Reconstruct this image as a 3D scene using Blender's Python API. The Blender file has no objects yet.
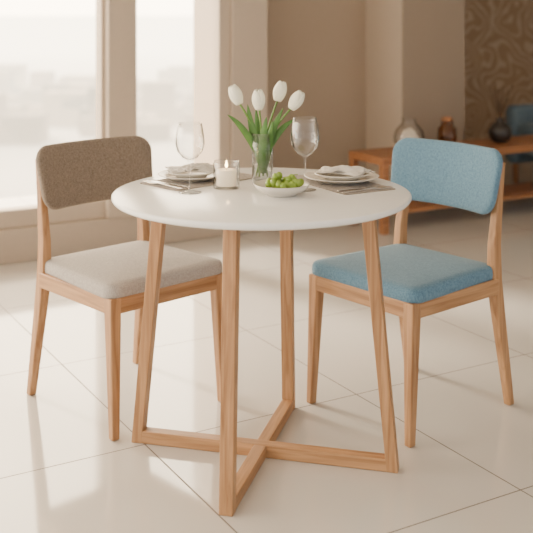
import bpy, bmesh, math, random
from mathutils import Vector, Matrix
random.seed(4)
S=bpy.context.scene
C=bpy.context.collection

# ---------------- materials ----------------
def newmat(name):
    m=bpy.data.materials.new(name); m.use_nodes=True
    nt=m.node_tree; b=nt.nodes['Principled BSDF']
    return m,nt,b
def lin(c):
    return tuple(((v/255)/12.92 if v/255<=0.04045 else ((v/255+0.055)/1.055)**2.4) for v in c)+(1,)
def plain(name,rgb,rough=.5,metal=0,bump=0,bscale=50,var=0.0,**kw):
    m,nt,b=newmat(name)
    b.inputs['Roughness'].default_value=rough; b.inputs['Metallic'].default_value=metal
    n=nt.nodes.new('ShaderNodeTexNoise'); n.inputs['Scale'].default_value=bscale
    tc=nt.nodes.new('ShaderNodeTexCoord'); nt.links.new(tc.outputs['Object'],n.inputs['Vector'])
    r=nt.nodes.new('ShaderNodeValToRGB'); c=lin(rgb)
    r.color_ramp.elements[0].position=.3; r.color_ramp.elements[1].position=.7
    r.color_ramp.elements[0].color=tuple(v*(1-var) for v in c[:3])+(1,)
    r.color_ramp.elements[1].color=tuple(min(1,v*(1+var)) for v in c[:3])+(1,)
    nt.links.new(n.outputs['Fac'],r.inputs['Fac']); nt.links.new(r.outputs['Color'],b.inputs['Base Color'])
    if bump:
        bp=nt.nodes.new('ShaderNodeBump'); bp.inputs['Strength'].default_value=bump; bp.inputs['Distance'].default_value=.002
        nt.links.new(n.outputs['Fac'],bp.inputs['Height']); nt.links.new(bp.outputs['Normal'],b.inputs['Normal'])
    for k,v in kw.items(): b.inputs[k].default_value=v
    return m
def wood(name,c1,c2,axis='Z',rough=.42):
    m,nt,b=newmat(name); b.inputs['Roughness'].default_value=rough
    tc=nt.nodes.new('ShaderNodeTexCoord'); mp=nt.nodes.new('ShaderNodeMapping')
    sc={'Z':(44,44,2.2),'X':(2.2,44,44),'Y':(44,2.2,44)}[axis]; mp.inputs['Scale'].default_value=sc
    n=nt.nodes.new('ShaderNodeTexNoise'); n.inputs['Scale'].default_value=1.6; n.inputs['Detail'].default_value=7; n.inputs['Distortion'].default_value=.7
    r=nt.nodes.new('ShaderNodeValToRGB'); r.color_ramp.elements[0].position=.3; r.color_ramp.elements[1].position=.68
    r.color_ramp.elements[0].color=lin(c1); r.color_ramp.elements[1].color=lin(c2)
    nt.links.new(tc.outputs['Object'],mp.inputs['Vector']); nt.links.new(mp.outputs['Vector'],n.inputs['Vector'])
    nt.links.new(n.outputs['Fac'],r.inputs['Fac']); nt.links.new(r.outputs['Color'],b.inputs['Base Color'])
    bp=nt.nodes.new('ShaderNodeBump'); bp.inputs['Strength'].default_value=.15; bp.inputs['Distance'].default_value=.001
    nt.links.new(n.outputs['Fac'],bp.inputs['Height']); nt.links.new(bp.outputs['Normal'],b.inputs['Normal'])
    return m
def fabric(name,c1,c2,scale=1.0):
    # woven cloth: two crossed sets of short stretched threads
    m,nt,b=newmat(name); b.inputs['Roughness'].default_value=.95
    b.inputs['Sheen Weight'].default_value=.15; b.inputs['Specular IOR Level'].default_value=.15
    tc=nt.nodes.new('ShaderNodeTexCoord'); N=[]
    for sc in ((110,480,480),(480,110,110)):
        mp=nt.nodes.new('ShaderNodeMapping'); mp.inputs['Scale'].default_value=tuple(v*scale for v in sc)
        n=nt.nodes.new('ShaderNodeTexNoise'); n.inputs['Scale'].default_value=1; n.inputs['Detail'].default_value=2
        nt.links.new(tc.outputs['Object'],mp.inputs['Vector']); nt.links.new(mp.outputs['Vector'],n.inputs['Vector']); N.append(n)
    av=nt.nodes.new('ShaderNodeMath'); av.operation='ADD'; nt.links.new(N[0].outputs['Fac'],av.inputs[0]); nt.links.new(N[1].outputs['Fac'],av.inputs[1])
    hf=nt.nodes.new('ShaderNodeMath'); hf.operation='MULTIPLY'; hf.inputs[1].default_value=.5; nt.links.new(av.outputs[0],hf.inputs[0])
    r=nt.nodes.new('ShaderNodeValToRGB'); r.color_ramp.elements[0].position=.36; r.color_ramp.elements[1].position=.64
    r.color_ramp.elements[0].color=lin(c1); r.color_ramp.elements[1].color=lin(c2)
    nt.links.new(hf.outputs[0],r.inputs['Fac']); nt.links.new(r.outputs['Color'],b.inputs['Base Color'])
    bp=nt.nodes.new('ShaderNodeBump'); bp.inputs['Strength'].default_value=.3; bp.inputs['Distance'].default_value=.001
    nt.links.new(hf.outputs[0],bp.inputs['Height']); nt.links.new(bp.outputs['Normal'],b.inputs['Normal'])
    return m
def thinglass(name,tint=(1,1,1),edge=.75,base=.03,rim=.45):
    m=bpy.data.materials.new(name); m.use_nodes=True; nt=m.node_tree; nt.nodes.clear()
    o=nt.nodes.new('ShaderNodeOutputMaterial'); mx=nt.nodes.new('ShaderNodeMixShader')
    t=nt.nodes.new('ShaderNodeBsdfTransparent')
    g=nt.nodes.new('ShaderNodeBsdfGlossy'); g.inputs['Roughness'].default_value=.02
    lw=nt.nodes.new('ShaderNodeLayerWeight'); lw.inputs['Blend'].default_value=.25
    mr=nt.nodes.new('ShaderNodeMapRange'); mr.inputs['To Min'].default_value=base; mr.inputs['To Max'].default_value=edge
    r=nt.nodes.new('ShaderNodeValToRGB'); r.color_ramp.elements[0].position=.25; r.color_ramp.elements[0].color=tint+(1,)
    r.color_ramp.elements[1].position=.95; r.color_ramp.elements[1].color=tuple(v*rim for v in tint)+(1,)
    nt.links.new(lw.outputs['Facing'],r.inputs['Fac']); nt.links.new(r.outputs['Color'],t.inputs['Color'])
    nt.links.new(lw.outputs['Facing'],mr.inputs['Value']); nt.links.new(mr.outputs['Result'],mx.inputs['Fac'])
    nt.links.new(t.outputs[0],mx.inputs[1]); nt.links.new(g.outputs[0],mx.inputs[2]); nt.links.new(mx.outputs[0],o.inputs[0])
    return m

WC=((142,100,64),(188,144,102))
OAKZ=wood('oak_vertical',*WC,'Z')
OAKX=wood('oak_horizontal',*WC,'X')
OAKY=wood('oak_depth',*WC,'Y')
CONS=wood('walnut_console',(134,88,56),(176,122,82),'X')
TOPM=plain('white_laminate',(240,240,238),.18,var=.01)
TAUPE=fabric('taupe_fabric',(110,98,86),(146,132,118))
BEIGE=fabric('beige_fabric',(156,149,143),(184,177,170))
BLUE=fabric('blue_fabric',(80,113,136),(108,142,165))
BLUE2=fabric('slate_blue_fabric',(98,116,128),(122,140,152),.4)
CERAM=plain('cream_ceramic',(218,212,202),.25,var=.03,bscale=20)
MAT=fabric('placemat_weave',(112,102,92),(156,144,132),.8)
LINEN=plain('linen_napkin',(212,206,197),.9,bump=.3,bscale=300,var=.05)
STEEL=plain('steel',(200,195,188),.22,1)
GLASS=thinglass('clear_glass',edge=.5,base=.02,rim=.3)
PANE=thinglass('window_glass',edge=.3,base=.01,rim=.9)
AMBER=thinglass('amber_glass',(.8,.62,.42),edge=.4)
WATER=thinglass('water',(.92,.96,.93),.3,.03)
WAX=plain('candle_wax',(240,226,200),.5,var=.02,**{'Emission Color':(1,.75,.45,1),'Emission Strength':.5})  # weak emission stands in for flame light glowing through the wax
PETAL=plain('tulip_petal',(246,243,222),.5,var=.04,bscale=60)
STEM=plain('tulip_stem',(104,142,58),.5,var=.15,bscale=40)
LEAF=plain('tulip_leaf',(78,120,50),.45,var=.2,bscale=30)
GRAPE=plain('green_grape',(130,158,56),.22,var=.15,bscale=25)
FRAMEM=plain('window_frame_paint',(188,172,153),.5,var=.02)
WALLM=plain('wall_plaster',(172,154,134),.85,bump=.1,bscale=80,var=.02)
PILLM=plain('pillar_plaster_lit',(206,190,170),.85,bump=.1,bscale=80,var=.02)  # lighter tone: window light on the pillar side put into its colour
PILLSHADEM=plain('pillar_plaster_shaded',(156,140,123),.85,bump=.1,bscale=80,var=.02)  # darker tone: shade on the pillar front painted into its colour
CEILM=plain('ceiling_paint',(225,218,208),.9,var=.01)
DARK=plain('dark_ceramic',(44,38,35),.35,var=.15,bscale=15)
PALE=plain('dried_flowers',(228,216,198),.8,var=.1)
TWIG=plain('twig',(84,62,42),.8,var=.2)

# ---------------- mesh helpers ----------------
def finish(bm,name,mat,smooth=False,bevel=0,parent=None,sub=0,seg=3):
    bmesh.ops.recalc_face_normals(bm,faces=bm.faces[:])
    me=bpy.data.meshes.new(name); bm.to_mesh(me); bm.free()
    if smooth:
        for p in me.polygons: p.use_smooth=True
    o=bpy.data.objects.new(name,me); C.objects.link(o)
    for mm in (mat if isinstance(mat,list) else [mat]): me.materials.append(mm)
    if bevel:
        b=o.modifiers.new('bevel','BEVEL'); b.width=bevel; b.segments=seg; b.limit_method='ANGLE'; b.angle_limit=math.radians(40)
        for p in me.polygons: p.use_smooth=True
        w=o.modifiers.new('wn','WEIGHTED_NORMAL'); w.keep_sharp=True
    if sub:
        s=o.modifiers.new('sub','SUBSURF'); s.levels=sub; s.render_levels=sub
    if parent: o.parent=parent
    return o
def addbox(bm,x0,x1,y0,y1,z0,z1,M=None):
    vs=[bm.verts.new(Vector(p) if M is None else M@Vector(p)) for p in
        [(x0,y0,z0),(x1,y0,z0),(x1,y1,z0),(x0,y1,z0),(x0,y0,z1),(x1,y0,z1),(x1,y1,z1),(x0,y1,z1)]]
    for f in [(3,2,1,0),(4,5,6,7),(0,1,5,4),(1,2,6,5),(2,3,7,6),(3,0,4,7)]: bm.faces.new([vs[i] for i in f])
    return vs
def loft(bm,rings,cap=True):
    R=[[bm.verts.new(p) for p in r] for r in rings]; n=len(R[0])
    for a,b in zip(R,R[1:]):
        for i in range(n): bm.faces.new([a[i],a[(i+1)%n],b[(i+1)%n],b[i]])
    if cap:
        bm.faces.new(R[0][::-1]); bm.faces.new(R[-1])
    return R
def squares(bm,pts):
    loft(bm,[[(x-a,y-b,z),(x+a,y-b,z),(x+a,y+b,z),(x-a,y+b,z)] for x,y,z,a,b in pts])
def lathe(bm,prof,n=40,cx=0,cy=0,cz=0,close=True):
    R=[]
    for r,z in prof:
        if r<1e-6: R.append([bm.verts.new((cx,cy,cz+z))])
        else: R.append([bm.verts.new((cx+r*math.cos(2*math.pi*i/n),cy+r*math.sin(2*math.pi*i/n),cz+z)) for i in range(n)])
    for a,b in zip(R,R[1:]):
        for i in range(n):
            j=(i+1)%n
            if len(a)==1 and len(b)==1: continue
            if len(a)==1: bm.faces.new([a[0],b[i],b[j]])
            elif len(b)==1: bm.faces.new([a[i],a[j],b[0]])
            else: bm.faces.new([a[i],a[j],b[j],b[i]])
def tube(bm,pts,rad,n=8):
    pts=[Vector(p) for p in pts]; rings=[]
    for i,p in enumerate(pts):
        d=(pts[min(i+1,len(pts)-1)]-pts[max(i-1,0)]).normalized()
        a=d.orthogonal().normalized() if abs(d.z)<.5 else d.cross(Vector((0,1,0))).normalized()
        b=d.cross(a).normalized(); r=rad[i] if isinstance(rad,list) else rad
        rings.append([p+a*r*math.cos(2*math.pi*k/n)+b*r*math.sin(2*math.pi*k/n) for k in range(n)])
    loft(bm,rings)
def bez(p0,p1,p2,n=10):
    p0,p1,p2=map(Vector,(p0,p1,p2))
    return [p0*(1-t)**2+p1*2*t*(1-t)+p2*t*t for t in [i/n for i in range(n+1)]]
def rr(w,h,r,nc=8,ne=8):
    out=[]; cs=[(w-r,h-r,0),(-(w-r),h-r,90),(-(w-r),-(h-r),180),(w-r,-(h-r),270)]
    for k,(cx,cy,a0) in enumerate(cs):
        for i in range(nc+1):
            a=math.radians(a0+90*i/nc); out.append((cx+r*math.cos(a),cy+r*math.sin(a)))
        nx=cs[(k+1)%4]; a=math.radians(a0+90); e0=(cx+r*math.cos(a),cy+r*math.sin(a)); e1=(nx[0]+r*math.cos(a),nx[1]+r*math.sin(a))
        for i in range(1,ne): out.append((e0[0]+(e1[0]-e0[0])*i/ne,e0[1]+(e1[1]-e0[1])*i/ne))
    return out
def pad(bm,w,h,r,prof,fn):
    rings=[]
    for ins,s,t in prof:
        rings.append([fn(x*s,y*s,t) for x,y in rr(w-ins,h-ins,max(r-ins,.004))])
    loft(bm,rings)
def empty(name,loc=(0,0,0),rz=0):
    e=bpy.data.objects.new(name,None); C.objects.link(e); e.location=loc; e.rotation_euler=(0,0,rz); e.empty_display_size=.1
    return e

# ---------------- room frame ----------------
A=math.radians(30)
RM=Matrix.Translation((-1.31,4.93,0))@Matrix.Rotation(A,4,'Z')   # local x = t, local y = -s (outwards)
def rbox(name,t0,t1,s0,s1,z0,z1,mat,bevel=0,parent=None):
    bm=bmesh.new(); addbox(bm,t0,t1,-s1,-s0,z0,z1)
    o=finish(bm,name,mat,bevel=bevel)
    if parent: o.parent=parent
    else: o.matrix_world=RM
    return o
def tilemat():
    m,nt,b=newmat('polished_floor_tile')
    g=nt.nodes.new('ShaderNodeNewGeometry')
    def dot(v,off):
        d=nt.nodes.new('ShaderNodeVectorMath'); d.operation='DOT_PRODUCT'; d.inputs[1].default_value=v
        nt.links.new(g.outputs['Position'],d.inputs[0])
        s=nt.nodes.new('ShaderNodeMath'); s.operation='ADD'; s.inputs[1].default_value=-off+75; nt.links.new(d.outputs['Value'],s.inputs[0])
        q=nt.nodes.new('ShaderNodeMath'); q.operation='PINGPONG'; q.inputs[1].default_value=.375; nt.links.new(s.outputs[0],q.inputs[0]); return q
    a=dot((math.cos(A),math.sin(A),0),1.15); c=dot((math.sin(A),-math.cos(A),0),-2.70)
    mn=nt.nodes.new('ShaderNodeMath'); mn.operation='MINIMUM'; nt.links.new(a.outputs[0],mn.inputs[0]); nt.links.new(c.outputs[0],mn.inputs[1])
    lt=nt.nodes.new('ShaderNodeMath'); lt.operation='LESS_THAN'; lt.inputs[1].default_value=.0022; nt.links.new(mn.outputs[0],lt.inputs[0])
    n=nt.nodes.new('ShaderNodeTexNoise'); n.inputs['Scale'].default_value=1.5; n.inputs['Detail'].default_value=5; nt.links.new(g.outputs['Position'],n.inputs['Vector'])
    r=nt.nodes.new('ShaderNodeValToRGB'); r.color_ramp.elements[0].color=lin((196,191,184)); r.color_ramp.elements[1].color=lin((206,201,194))
    nt.links.new(n.outputs['Fac'],r.inputs['Fac'])
    mx=nt.nodes.new('ShaderNodeMix'); mx.data_type='RGBA'; nt.links.new(lt.outputs[0],mx.inputs['Factor'])
    nt.links.new(r.outputs['Color'],mx.inputs['A']); mx.inputs['B'].default_value=lin((96,86,78))
    nt.links.new(mx.outputs['Result'],b.inputs['Base Color'])
    ro=nt.nodes.new('ShaderNodeMapRange'); ro.inputs['To Min'].default_value=.08; ro.inputs['To Max'].default_value=.7
    nt.links.new(lt.outputs[0],ro.inputs['Value']); nt.links.new(ro.outputs['Result'],b.inputs['Roughness'])
    b.inputs['IOR'].default_value=1.75
    return m
rbox('floor',-4,6.5,-1.7,7,-.05,0,tilemat())
rbox('ceiling',-4,6.5,-1.7,7,2.7,2.75,CEILM)
rbox('wall_window_base',-4,1.291,-.14,0,0,.17,FRAMEM,.006)
rbox('wall_window_lintel',-4,1.291,-.14,0,2.5,2.7,FRAMEM)
rbox('wall_window_post',1.291,1.523,-.5,0,0,2.7,FRAMEM,.008)
rbox('wall_recess',1.523,2.485,-.5,-.39,0,2.7,WALLM)
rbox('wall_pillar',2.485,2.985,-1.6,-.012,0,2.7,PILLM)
rbox('wall_pillar_shaded_front',2.485,2.985,-.012,0,0,2.7,PILLSHADEM,.003)  # thin added slab that carries the painted shade of the front
rbox('baseboard_recess',1.523,2.485,-.39,-.377,0,.08,FRAMEM)
rbox('wall_right',6.4,6.5,-1.6,7,0,2.7,WALLM)
def window(k,t0,t1):
    w=empty('window_%d'%k); w.matrix_world=RM
    f=.07
    rbox('frame_bottom',t0,t1,-.11,-.02,.17,.26,FRAMEM,.005,w)
    rbox('frame_top',t0,t1,-.11,-.02,2.42,2.5,FRAMEM,.005,w)
    rbox('frame_left',t0,t0+f,-.11,-.02,.26,2.42,FRAMEM,.005,w)
    rbox('frame_right',t1-f,t1,-.11,-.02,.26,2.42,FRAMEM,.005,w)
    rbox('pane',t0+f,t1-f,-.07,-.066,.26,2.42,PANE,0,w)
window(1,.66,1.291); window(2,-1.1,.60); window(3,-2.8,-1.1)
rbox('wall_window_mullion',.55,.71,-.14,.03,.17,2.5,FRAMEM,.008)
# wallpaper
m,nt,b=newmat('swirl_wallpaper'); b.inputs['Roughness'].default_value=.7
tc=nt.nodes.new('ShaderNodeTexCoord'); v=nt.nodes.new('ShaderNodeTexVoronoi'); v.inputs['Scale'].default_value=3.4; v.feature='SMOOTH_F1'; v.inputs['Smoothness'].default_value=.3
nz=nt.nodes.new('ShaderNodeTexNoise'); nz.inputs['Scale'].default_value=2.5
ad=nt.nodes.new('ShaderNodeMix'); ad.data_type='VECTOR'; ad.inputs['Factor'].default_value=.3
nt.links.new(tc.outputs['Object'],nz.inputs['Vector']); nt.links.new(tc.outputs['Object'],ad.inputs['A']); nt.links.new(nz.outputs['Color'],ad.inputs['B'])
nt.links.new(ad.outputs['Result'],v.inputs['Vector'])
mu=nt.nodes.new('ShaderNodeMath'); mu.operation='MULTIPLY'; mu.inputs[1].default_value=56; nt.links.new(v.outputs['Distance'],mu.inputs[0])
si=nt.nodes.new('ShaderNodeMath'); si.operation='SINE'; nt.links.new(mu.outputs[0],si.inputs[0])
r=nt.nodes.new('ShaderNodeValToRGB'); r.color_ramp.elements[0].position=.1; r.color_ramp.elements[1].position=.9
r.color_ramp.elements[0].color=lin((168,142,114)); r.color_ramp.elements[1].color=lin((196,172,144))
nt.links.new(si.outputs[0],r.inputs['Fac']); nt.links.new(r.outputs['Color'],b.inputs['Base Color'])
rbox('wall_back',2.985,6.5,-1.7,-1.6,0,2.7,m)

# ---------------- chairs ----------------
def chair(loc,rz,seatM,backM):
    E=empty('dining_chair',loc,rz)
    for sx in (-1,1):
        bm=bmesh.new(); squares(bm,[(sx*.209,-.222,0,.0125,.0125),(sx*.203,-.205,.36,.019,.019),(sx*.203,-.205,.413,.019,.019)])
        finish(bm,'front_leg',OAKZ,bevel=.005,parent=E)
        bm=bmesh.new()
        squares(bm,[(sx*.212,.252,0,.0125,.0135),(sx*.203,.205,.30,.016,.02),(sx*.2,.19,.41,.017,.021),(sx*.197,.194,.52,.015,.018),(sx*.193,.218,.66,.012,.014),(sx*.19,.241,.775,.010,.011)])
        finish(bm,'back_leg',OAKZ,bevel=.005,parent=E)
        bm=bmesh.new(); addbox(bm,sx*.209-.011,sx*.209+.011,-.2,.19,.365,.414); finish(bm,'side_rail',OAKY,bevel=.004,parent=E)
    bm=bmesh.new(); addbox(bm,-.195,.195,-.222,-.2,.365,.414); finish(bm,'front_rail',OAKX,bevel=.004,parent=E)
    bm=bmesh.new(); addbox(bm,-.19,.19,.18,.2,.365,.414); finish(bm,'rear_rail',OAKX,bevel=.004,parent=E)
    bm=bmesh.new()
    prof=[(.03,.02,0),(.02,1,0),(.004,1,0.0),(.0005,1,.005),(0,1,.016),(.0015,1,.029),(.006,1,.037),(.014,1,.0415),(.035,1,.044),(.05,.75,.046),(.05,.45,.047),(.05,.02,.0475)]
    def f(x,y,t):
        k=1-.10*(y+.22)/.44
        return (x*k,y-.008,.412+t)
    pad(bm,.231,.216,.042,prof,f); finish(bm,'seat_cushion',seatM,True,parent=E)
    bm=bmesh.new()
    prof=[(.03,.02,-.016),(.03,.6,-.016),(.03,1,-.0155),(.009,1,-.0145),(.003,1,-.011),(0,1,-.005),(0,1,.005),(.003,1,.011),(.009,1,.0145),(.03,1,.0165),(.03,.6,.0175),(.03,.02,.0175)]
    def g(x,z,t):
        ang=math.radians(11); zz=z*math.cos(ang); yy=z*math.sin(ang)
        return (x*(1+.04*z/.1),.206+yy-t-x*x*.9+.018,.715+zz+t*.15)
    pad(bm,.222,.106,.055,prof,g); finish(bm,'backrest',backM,True,parent=E)
    return E
chair((-.447,3.25,0),math.radians(43),BEIGE,TAUPE)
chair((.449,3.205,0),math.radians(-49.5),BLUE,BLUE)

# ---------------- table ----------------
TC=(-.014,2.845)
T=empty('dining_table',(TC[0],TC[1],0),math.radians(-14.5))
bm=bmesh.new(); lathe(bm,[(0,.730),(.41,.730),(.417,.733),(.4215,.738),(.423,.742),(.4225,.7465),(.420,.749),(.417,.75),(0,.75)],128)
finish(bm,'table_top',TOPM,True,parent=T)
for k in range(2):
    P=bpy.data.objects.new('frame_%d'%(k+1),None); C.objects.link(P); P.parent=T; P.rotation_euler=(0,0,math.pi/2*k)
    rf=(.374,.338)[k]
    for sx in (-1,1):
        bm=bmesh.new()
        loft(bm,[[(sx*(rf+dx),dy,0) for dx,dy in ((-.016,-.0185),(.016,-.0185),(.016,.0185),(-.016,.0185))],
                 [(sx*((.303,.298)[k]+dx),dy,.73) for dx,dy in ((-.018,-.0185),(.018,-.0185),(.018,.0185),(-.018,.0185))]])
        finish(bm,'leg',OAKZ,bevel=.0025,parent=P)
    bm=bmesh.new(); addbox(bm,-rf+.014,rf-.014,-.018,.018,.0005*k+.0005,.036-.001*k); finish(bm,'stretcher',OAKX,bevel=.0025,parent=P)
    bm=bmesh.new(); addbox(bm,-.285,.285,-.018,.018,.70+.001*k,.73); finish(bm,'top_rail',OAKX,bevel=.002,parent=P)
ZT=.75
# ---------------- tableware ----------------
def placemat(ang,rad,name='placemat'):
    a=math.radians(ang); c=(TC[0]+rad*math.cos(a),TC[1]+rad*math.sin(a))
    bm=bmesh.new(); prof=[(.0,1,0),(0,1,.0018),(.004,1,.0022),(.02,1,.0022)]
    pad(bm,.17,.09,.012,prof,lambda x,y,t:(x,y,t))
    o=finish(bm,name,MAT,parent=None); o.location=(c[0],c[1],ZT); o.rotation_euler=(0,0,a-math.pi/2)
    return o,c,a
def plate(x,y,z,r,name='dinner_plate'):
    bm=bmesh.new(); lathe(bm,[(0,.003),(r*.55,.003),(r*.56,0),(r*.62,0),(r*.66,.004),(r*.98,.015),(r,.017),(r*.98,.0185),(r*.70,.009),(r*.62,.006),(0,.0055)],64)
    o=finish(bm,name,CERAM,True); o.location=(x,y,z); return o
def napkin(x,y,z,rz,sx=.06,sy=.045):
    bm=bmesh.new(); n=24
    for L in range(3):
        R=Matrix.Translation((.006*L,-.004*L,.0035*L))@Matrix.Rotation(math.radians(14*L-12),4,'Z'); G={}
        for i in range(n+1):
            for j in range(n+1):
                u=i/n*2-1; v=j/n*2-1
                h=.011*(1-abs(v)**2.5)*(1-.7*u*u)+.0025*math.sin(7*u+3*v+L)+.002*math.sin(11*v-4*u+2*L)
                sc=1-.12*L
                G[i,j]=bm.verts.new(R@Vector((u*sx*sc*(1+.12*v),v*sy*sc*(1-.3*math.cos(u*2.0)),max(h,0)+.0006)))
        for i in range(n):
            for j in range(n): bm.faces.new([G[i,j],G[i+1,j],G[i+1,j+1],G[i,j+1]])
    o=finish(bm,'folded_napkin',LINEN,True); s=o.modifiers.new('s','SOLIDIFY'); s.thickness=.0016; s.offset=0
    o.location=(x,y,z); o.rotation_euler=(0,0,rz); return o
def knife(x,y,z,rz):
    bm=bmesh.new()
    def ring(xx,w,h): return [(xx,-w,0),(xx,w,0),(xx,w,h),(xx,-w,h)]
    loft(bm,[ring(-.085,.004,.003),ring(-.08,.006,.005),(ring(-.03,.005,.005)),ring(-.0,.004,.004),ring(.01,.0065,.002),ring(.06,.007,.0015),ring(.08,.004,.001),ring(.086,.001,.001)])
    o=finish(bm,'table_knife',STEEL,bevel=.0006); o.location=(x,y,z); o.rotation_euler=(0,0,rz); return o
def fork(x,y,z,rz):
    bm=bmesh.new()
    def ring(xx,w,h,zz=0): return [(xx,-w,zz),(xx,w,zz),(xx,w,zz+h),(xx,-w,zz+h)]
    loft(bm,[ring(-.085,.004,.002),ring(-.08,.0065,.003),ring(-.02,.0035,.003,.001),ring(.02,.003,.003,.004),ring(.03,.009,.002,.003),ring(.045,.0105,.002,.001)])
    for k in range(4):
        yy=-.0087+k*.0058
        loft(bm,[[(.044,yy-.0016,.001),(.044,yy+.0016,.001),(.044,yy+.0016,.003),(.044,yy-.0016,.003)],
                 [(.084,yy-.001,.003),(.084,yy+.001,.003),(.084,yy+.001,.0045),(.084,yy-.001,.0045)]])
    o=finish(bm,'table_fork',STEEL,bevel=.0005); o.location=(x,y,z); o.rotation_euler=(0,0,rz); return o
ML,cl,al=placemat(135,.258)
MR,cr,ar=placemat(30,.262)
ZM=ZT+.0022
plate(-.228,3.035,ZM,.102); plate(-.228,3.035,ZM+.0075,.075,'side_plate'); napkin(-.228,3.033,ZM+.0264,.35,.07,.045)
plate(.225,2.998,ZM,.112); plate(.225,2.998,ZM+.0075,.082,'side_plate'); napkin(.228,2.995,ZM+.0264,-.3,.075,.046)
def at(c,a,rad,tan):
    return c[0]+rad*math.cos(a)+tan*math.sin(a), c[1]+rad*math.sin(a)-tan*math.cos(a)
x,y=at(cr,ar,0.0,.125); knife(x,y,ZM,ar); x,y=at(cr,ar,0.0,.15); fork(x,y,ZM,ar)
x,y=at(cl,al,.0,-.125); knife(x,y,ZM,al); x,y=at(cl,al,.0,-.15); fork(x,y,ZM,al)

def wineglass(x,y,h=.2):
    s=h/.2
    bm=bmesh.new()
    p=[(0,0),(.032,0),(.033,.001),(.02,.003),(.006,.007),(.0035,.015),(.0032,.05),(.0035,.085),(.007,.092),(.022,.101),(.036,.119),(.0412,.14),(.040,.162),(.036,.185),(.033,.2),
       (.0322,.2),(.0352,.185),(.0392,.162),(.0404,.14),(.0352,.12),(.0215,.1025),(.007,.095),(0,.0935)]
    lathe(bm,[(r,z*s) for r,z in p],48); o=finish(bm,'wine_glass',GLASS,True); o.location=(x,y,ZT); return o
wineglass(-.216,2.825,.197); wineglass(.110,2.865,.208)
# candle
E=empty('candle_holder',(-.116,2.895,ZT))
bm=bmesh.new(); lathe(bm,[(0,0),(.036,0),(.038,.003),(.038,.076),(.037,.078),(.036,.076),(.036,.008),(0,.007)],40); finish(bm,'glass_cup',GLASS,True,parent=E)
bm=bmesh.new(); lathe(bm,[(0,.0075),(.028,.0075),(.029,.009),(.029,.052),(.027,.054),(.015,.0525),(0,.052)],32); finish(bm,'candle',WAX,True,parent=E)
bm=bmesh.new(); tube(bm,[(0,0,.052),(0,0,.060)],.0008,6); finish(bm,'wick',DARK,parent=E)
m,nt,b=newmat('flame'); b.inputs['Base Color'].default_value=(1,.7,.3,1); b.inputs['Emission Color'].default_value=(1,.66,.28,1); b.inputs['Emission Strength'].default_value=25
bm=bmesh.new(); lathe(bm,[(0,.058),(.0025,.0605),(.0042,.065),(.0034,.071),(.0014,.078),(0,.082)],16); finish(bm,'flame',m,True,parent=E)
# bowl & grapes
B=empty('fruit_bowl',(.042,2.79,ZT))
bm=bmesh.new(); lathe(bm,[(0,.002),(.034,.002),(.035,0),(.04,0),(.042,.004),(.06,.012),(.073,.022),(.0785,.031),(.077,.0325),(.07,.024),(.057,.015),(.04,.0085),(0,.008)],64); finish(bm,'bowl',CERAM,True,parent=B)
bm=bmesh.new()
for i in range(46):
    a=random.random()*6.28; rr_=.05*math.sqrt(random.random()); 
    zz=.022+ .032*max(0,1-(rr_/.05)**2)*random.random()+ .004+(.006 if rr_>.04 else 0)
    bmesh.ops.create_icosphere(bm,subdivisions=3,radius=.0098,matrix=Matrix.Translation((.008+rr_*math.cos(a),.6*0+rr_*math.sin(a)*.9,zz))@Matrix.Diagonal((1,1,1.12,1)))
tube(bm,bez((.01,0,.04),(.03,0,.06),(.045,.01,.055)),.0014,6)
finish(bm,'grapes',GRAPE,True,parent=B)
# vase with tulips
V=empty('tulip_vase',(-.012,2.975,ZT))
bm=bmesh.new(); lathe(bm,[(0,0),(.029,0),(.031,.003),(.0315,.1),(.034,.15),(.0328,.15),(.0300,.1),(.0295,.01),(0,.009)],40); finish(bm,'glass_vase',GLASS,True,parent=V)
bm=bmesh.new(); lathe(bm,[(0,.0095),(.029,.0105),(.0293,.085),(0,.085)],40); finish(bm,'water',WATER,True,parent=V)
def petalhead(bm,c,d,s=1.0):
    d=Vector(d).normalized(); Q=d.to_track_quat('Z','Y').to_matrix().to_4x4(); M=Matrix.Translation(c)@Q
    for layer in (0,1):
        for k in range(3):
            a0=math.radians(120*k+60*layer+20); n=10; mm=8; G={}
            for i in range(n+1):
                t=i/n
                R=(.0215 if layer==0 else .019)*s*(math.sin(math.pi*min(1,.12+t*.62))**.7)*(1-.38*t**3)
                half=math.radians(68)*math.sqrt(max(0.0,1-(abs(t-.42)/.6)**2.4)) if abs(t-.42)<.6 else 0
                for j in range(mm+1):
                    q=(j/mm*2-1); a=a0+half*q
                    G[i,j]=bm.verts.new(M@Vector((R*math.cos(a)*(1-.03*q*q),R*math.sin(a)*(1-.03*q*q),t*.060*s-.002*q*q)))
            for i in range(n):
                for j in range(mm): bm.faces.new([G[i,j],G[i,j+1],G[i+1,j+1],G[i+1,j]])
bs=bmesh.new(); bp=bmesh.new()
heads=[(-.070,-.005,.268),(-.010,-.02,.254),(.046,.01,.276),(.088,-.012,.254)]
for i,(hx,hy,hz) in enumerate(heads):
    base=(-hx*.22,-hy*.3,.02); tip=Vector((hx,hy,hz-.028))
    mid=(hx*.12,hy*.2,.15); pts=bez(base,mid,tip,14)
    tube(bs,pts,.0028,8)
    d=(pts[-1]-pts[-2]); d=Vector((d.x*.6,d.y*.6,abs(d.z)))
    petalhead(bp,tip-d.normalized()*.004,d,1.0)
finish(bs,'stems',STEM,True,parent=V)
o=finish(bp,'tulip_blossoms',PETAL,True,parent=V); s=o.modifiers.new('s','SOLIDIFY'); s.thickness=.0008
bl=bmesh.new()
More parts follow.
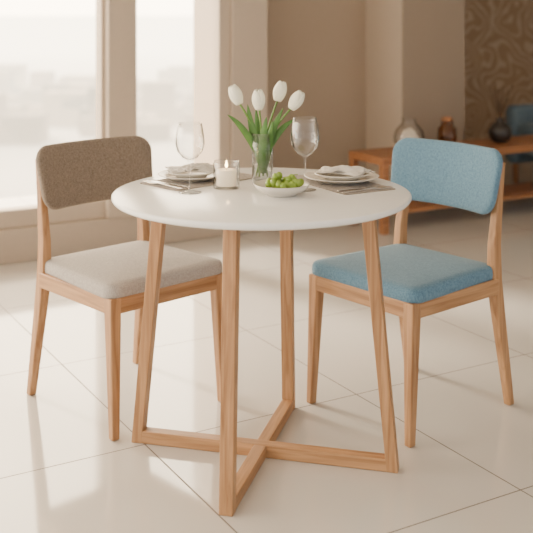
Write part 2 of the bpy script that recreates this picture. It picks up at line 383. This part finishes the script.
def leaf(p0,p1,p2,w):
    pts=bez(p0,p1,p2,14); L=[]
    for i,p in enumerate(pts):
        t=i/14; d=(pts[min(i+1,14)]-pts[max(i-1,0)]).normalized(); side=d.cross(Vector((0.25,1,0))).normalized()
        ww=w*math.sin(math.pi*min(1,.1+.9*t))**.8 if t<1 else .0002
        nrm=d.cross(side)
        L.append([bl.verts.new(p-side*ww+nrm*ww*.35),bl.verts.new(p),bl.verts.new(p+side*ww+nrm*ww*.35)])
    for a,b_ in zip(L,L[1:]):
        bl.faces.new([a[0],a[1],b_[1],b_[0]]); bl.faces.new([a[1],a[2],b_[2],b_[1]])
leaf((.01,0,.03),(-.04,-.01,.17),(-.105,-.01,.205),.011)
leaf((-.01,0,.03),(.03,0,.16),(.10,.01,.19),.011)
leaf((0,-.005,.03),(-.03,-.01,.16),(-.045,0,.235),.011)
leaf((0,.0,.03),(.02,-.01,.15),(.062,-.01,.225),.011)
leaf((0,-.01,.03),(0,-.02,.13),(.012,-.02,.2),.013)
leaf((0,.01,.03),(-.01,.0,.13),(-.02,.02,.22),.012)
leaf((.005,.0,.03),(.02,-.02,.12),(.03,-.03,.19),.012)
o=finish(bl,'leaves',LEAF,True,parent=V); s=o.modifiers.new('s','SOLIDIFY'); s.thickness=.0008

# ---------------- console & decor ----------------
K=empty('console_table')
fl=Vector((.65,5.565,0)); K.matrix_world=Matrix.Translation(fl)@Matrix.Rotation(A,4,'Z')
def kb(n,x0,x1,y0,y1,z0,z1,b=.004):
    bm=bmesh.new(); addbox(bm,x0,x1,y0,y1,z0,z1); finish(bm,n,CONS,bevel=b,parent=K)
L=1.75; D=.34
kb('top',0,L,0,D,.385,.43); kb('lower_shelf',.03,L-.03,.02,D-.02,.10,.125)
for xx in (0.0,L-.045):
    for yy in (0,D-.045): kb('leg',xx+.001,xx+.044,yy+.001,yy+.044,0,.386)
def onk(x,y,z=.43): return (K.matrix_world@Vector((x,y,z)))
def kt(px,yl):
    k=(px-266.5)/1000; ox,oy=fl.x-.5*yl,fl.y+.866*yl
    return (k*oy-ox)/(.866-.5*k)
x1=kt(409,.15)
E=empty('round_glass_vase',onk(x1,.15)); 
bm=bmesh.new(); p=[(0,0),(.04,0),(.07,.018),(.087,.05),(.09,.08),(.08,.12),(.055,.15),(.04,.165),(.038,.178),(.045,.19),(.043,.19),(.036,.178),(.038,.165),(.053,.149),(.078,.119),(.087,.08),(.084,.05),(.067,.02),(0,.004)]
lathe(bm,p,40); finish(bm,'glass_body',GLASS,True,parent=E)
bm=bmesh.new()
for i in range(26):
    a=random.random()*6.28; q=random.random()*.055
    bmesh.ops.create_icosphere(bm,subdivisions=2,radius=.018+.01*random.random(),matrix=Matrix.Translation((q*math.cos(a),q*math.sin(a),.035+.075*random.random())))
finish(bm,'dried_flowers',PALE,True,parent=E)
x1=kt(447,.18); E=empty('amber_jar',onk(x1,.18))
bm=bmesh.new(); lathe(bm,[(0,0),(.05,0),(.055,.005),(.058,.06),(.055,.11),(.035,.13),(.035,.15),(.04,.155),(.038,.156),(.032,.15),(.033,.13),(.052,.109),(.054,.06),(.05,.008),(0,.006)],36); finish(bm,'glass_body',AMBER,True,parent=E)
bm=bmesh.new(); lathe(bm,[(0,.15),(.033,.15),(.036,.158),(.036,.172),(.02,.18),(0,.182)],24); finish(bm,'lid',CONS,True,parent=E)
bm=bmesh.new(); lathe(bm,[(0,.007),(.046,.008),(.05,.05),(0,.055)],24); finish(bm,'filling',TWIG,True,parent=E)
x1=kt(500,.15); E=empty('dark_vase',onk(x1,.15))
bm=bmesh.new(); lathe(bm,[(0,0),(.03,0),(.058,.02),(.072,.055),(.068,.09),(.045,.118),(.024,.13),(.022,.145),(.028,.152),(.024,.152),(.018,.143),(.018,.13),(0,.12)],36); finish(bm,'vase_body',DARK,True,parent=E)
bm=bmesh.new()
for i in range(7):
    a=random.uniform(-1,1); tube(bm,bez((0,0,.12),(a*.02,0,.2),(a*.09,random.uniform(-.04,.04),.30+.07*random.random())),.003,5)
finish(bm,'twigs',TWIG,True,parent=E)
# armchair
AC=empty('armchair',(2.20,7.05,0),math.radians(-60))
def ab(n,x0,x1,y0,y1,z0,z1,mt=BLUE2,b=.05):
    bm=bmesh.new(); addbox(bm,x0,x1,y0,y1,z0,z1); finish(bm,n,mt,bevel=b,parent=AC,seg=6)
ab('seat',-.3,.3,-.3,.3,.2,.44); ab('back',-.33,.33,.24,.42,.2,.76,b=.08); ab('arm',-.42,-.3,-.32,.4,.14,.56); ab('arm',.3,.42,-.32,.4,.14,.56)
for sx in (-.36,.34):
    for sy in (-.28,.33): ab('leg',sx,sx+.03,sy,sy+.03,0,.16,CONS,.004)

# ---------------- outside ----------------
HAZE=8.5  # strength of the emission that paints distance haze into the outside materials
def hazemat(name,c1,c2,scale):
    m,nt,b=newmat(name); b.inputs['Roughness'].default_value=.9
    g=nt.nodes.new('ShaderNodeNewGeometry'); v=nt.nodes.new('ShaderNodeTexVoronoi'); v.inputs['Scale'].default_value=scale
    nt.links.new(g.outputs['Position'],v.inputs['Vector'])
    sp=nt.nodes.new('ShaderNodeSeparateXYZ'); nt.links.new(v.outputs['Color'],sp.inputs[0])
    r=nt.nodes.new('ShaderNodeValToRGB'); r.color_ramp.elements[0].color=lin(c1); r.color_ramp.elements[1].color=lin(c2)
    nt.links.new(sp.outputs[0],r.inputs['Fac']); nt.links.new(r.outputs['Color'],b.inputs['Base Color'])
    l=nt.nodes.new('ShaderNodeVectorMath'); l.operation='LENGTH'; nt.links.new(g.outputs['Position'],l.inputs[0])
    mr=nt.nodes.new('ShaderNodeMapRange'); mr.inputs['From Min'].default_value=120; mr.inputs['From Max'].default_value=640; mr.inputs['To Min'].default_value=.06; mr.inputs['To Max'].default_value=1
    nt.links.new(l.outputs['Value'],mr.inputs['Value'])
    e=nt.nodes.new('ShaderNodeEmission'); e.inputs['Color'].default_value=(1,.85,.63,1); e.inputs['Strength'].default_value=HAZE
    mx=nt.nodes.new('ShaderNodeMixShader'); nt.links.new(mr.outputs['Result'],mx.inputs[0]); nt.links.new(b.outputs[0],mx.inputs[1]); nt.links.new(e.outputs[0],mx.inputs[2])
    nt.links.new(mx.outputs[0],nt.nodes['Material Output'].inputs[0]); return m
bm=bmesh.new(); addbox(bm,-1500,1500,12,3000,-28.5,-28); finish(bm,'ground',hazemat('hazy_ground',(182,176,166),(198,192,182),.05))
bm=bmesh.new()
for i in range(620):
    y=random.uniform(215,350); x=y*random.uniform(-.75,.5); w=random.uniform(4,13); h=random.uniform(2,6)+(random.random()<.12)*5
    addbox(bm,x-w/2,x+w/2,y-w/2,y+w/2,-28,-28+h)
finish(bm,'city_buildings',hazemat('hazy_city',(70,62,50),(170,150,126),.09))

# ---------------- light ----------------
w=bpy.data.worlds.new('hazy_sky'); S.world=w; w.use_nodes=True; nt=w.node_tree; bg=nt.nodes['Background']
tc=nt.nodes.new('ShaderNodeTexCoord'); d=nt.nodes.new('ShaderNodeVectorMath'); d.operation='DOT_PRODUCT'
sd=Vector((-.62,.72,.32)).normalized(); d.inputs[1].default_value=sd
nt.links.new(tc.outputs['Generated'],d.inputs[0])
r=nt.nodes.new('ShaderNodeValToRGB'); e=r.color_ramp.elements
mr=nt.nodes.new('ShaderNodeMapRange'); mr.inputs['From Min'].default_value=-1; mr.inputs['From Max'].default_value=1; nt.links.new(d.outputs['Value'],mr.inputs['Value'])
e[0].position=0; e[0].color=(.082,.082,.082,1); e[1].position=1; e[1].color=(1,.81,.56,1)
x=e.new(.5); x.color=(.12,.116,.108,1); x=e.new(.78); x.color=(.72,.62,.49,1)
nt.links.new(mr.outputs['Result'],r.inputs['Fac']); nt.links.new(r.outputs['Color'],bg.inputs['Color']); bg.inputs['Strength'].default_value=14.5
sl=bpy.data.lights.new('sun','SUN'); sl.energy=10.0; sl.angle=math.radians(9); sl.color=(1,.85,.67)
so=bpy.data.objects.new('sun',sl); C.objects.link(so); so.rotation_euler=Vector((-.70,.6,.62)).to_track_quat('Z','Y').to_euler(); so.location=(-5,10,6)

cam=bpy.data.cameras.new('camera'); co=bpy.data.objects.new('camera',cam); C.objects.link(co)
co.location=(0,0,1.277); co.rotation_euler=(math.radians(90),0,0)
cam.sensor_width=36; cam.lens=1000/533*36; cam.shift_y=-260.5/533; cam.clip_end=4000
cam.dof.use_dof=True; cam.dof.focus_distance=2.85; cam.dof.aperture_fstop=3.2
S.camera=co
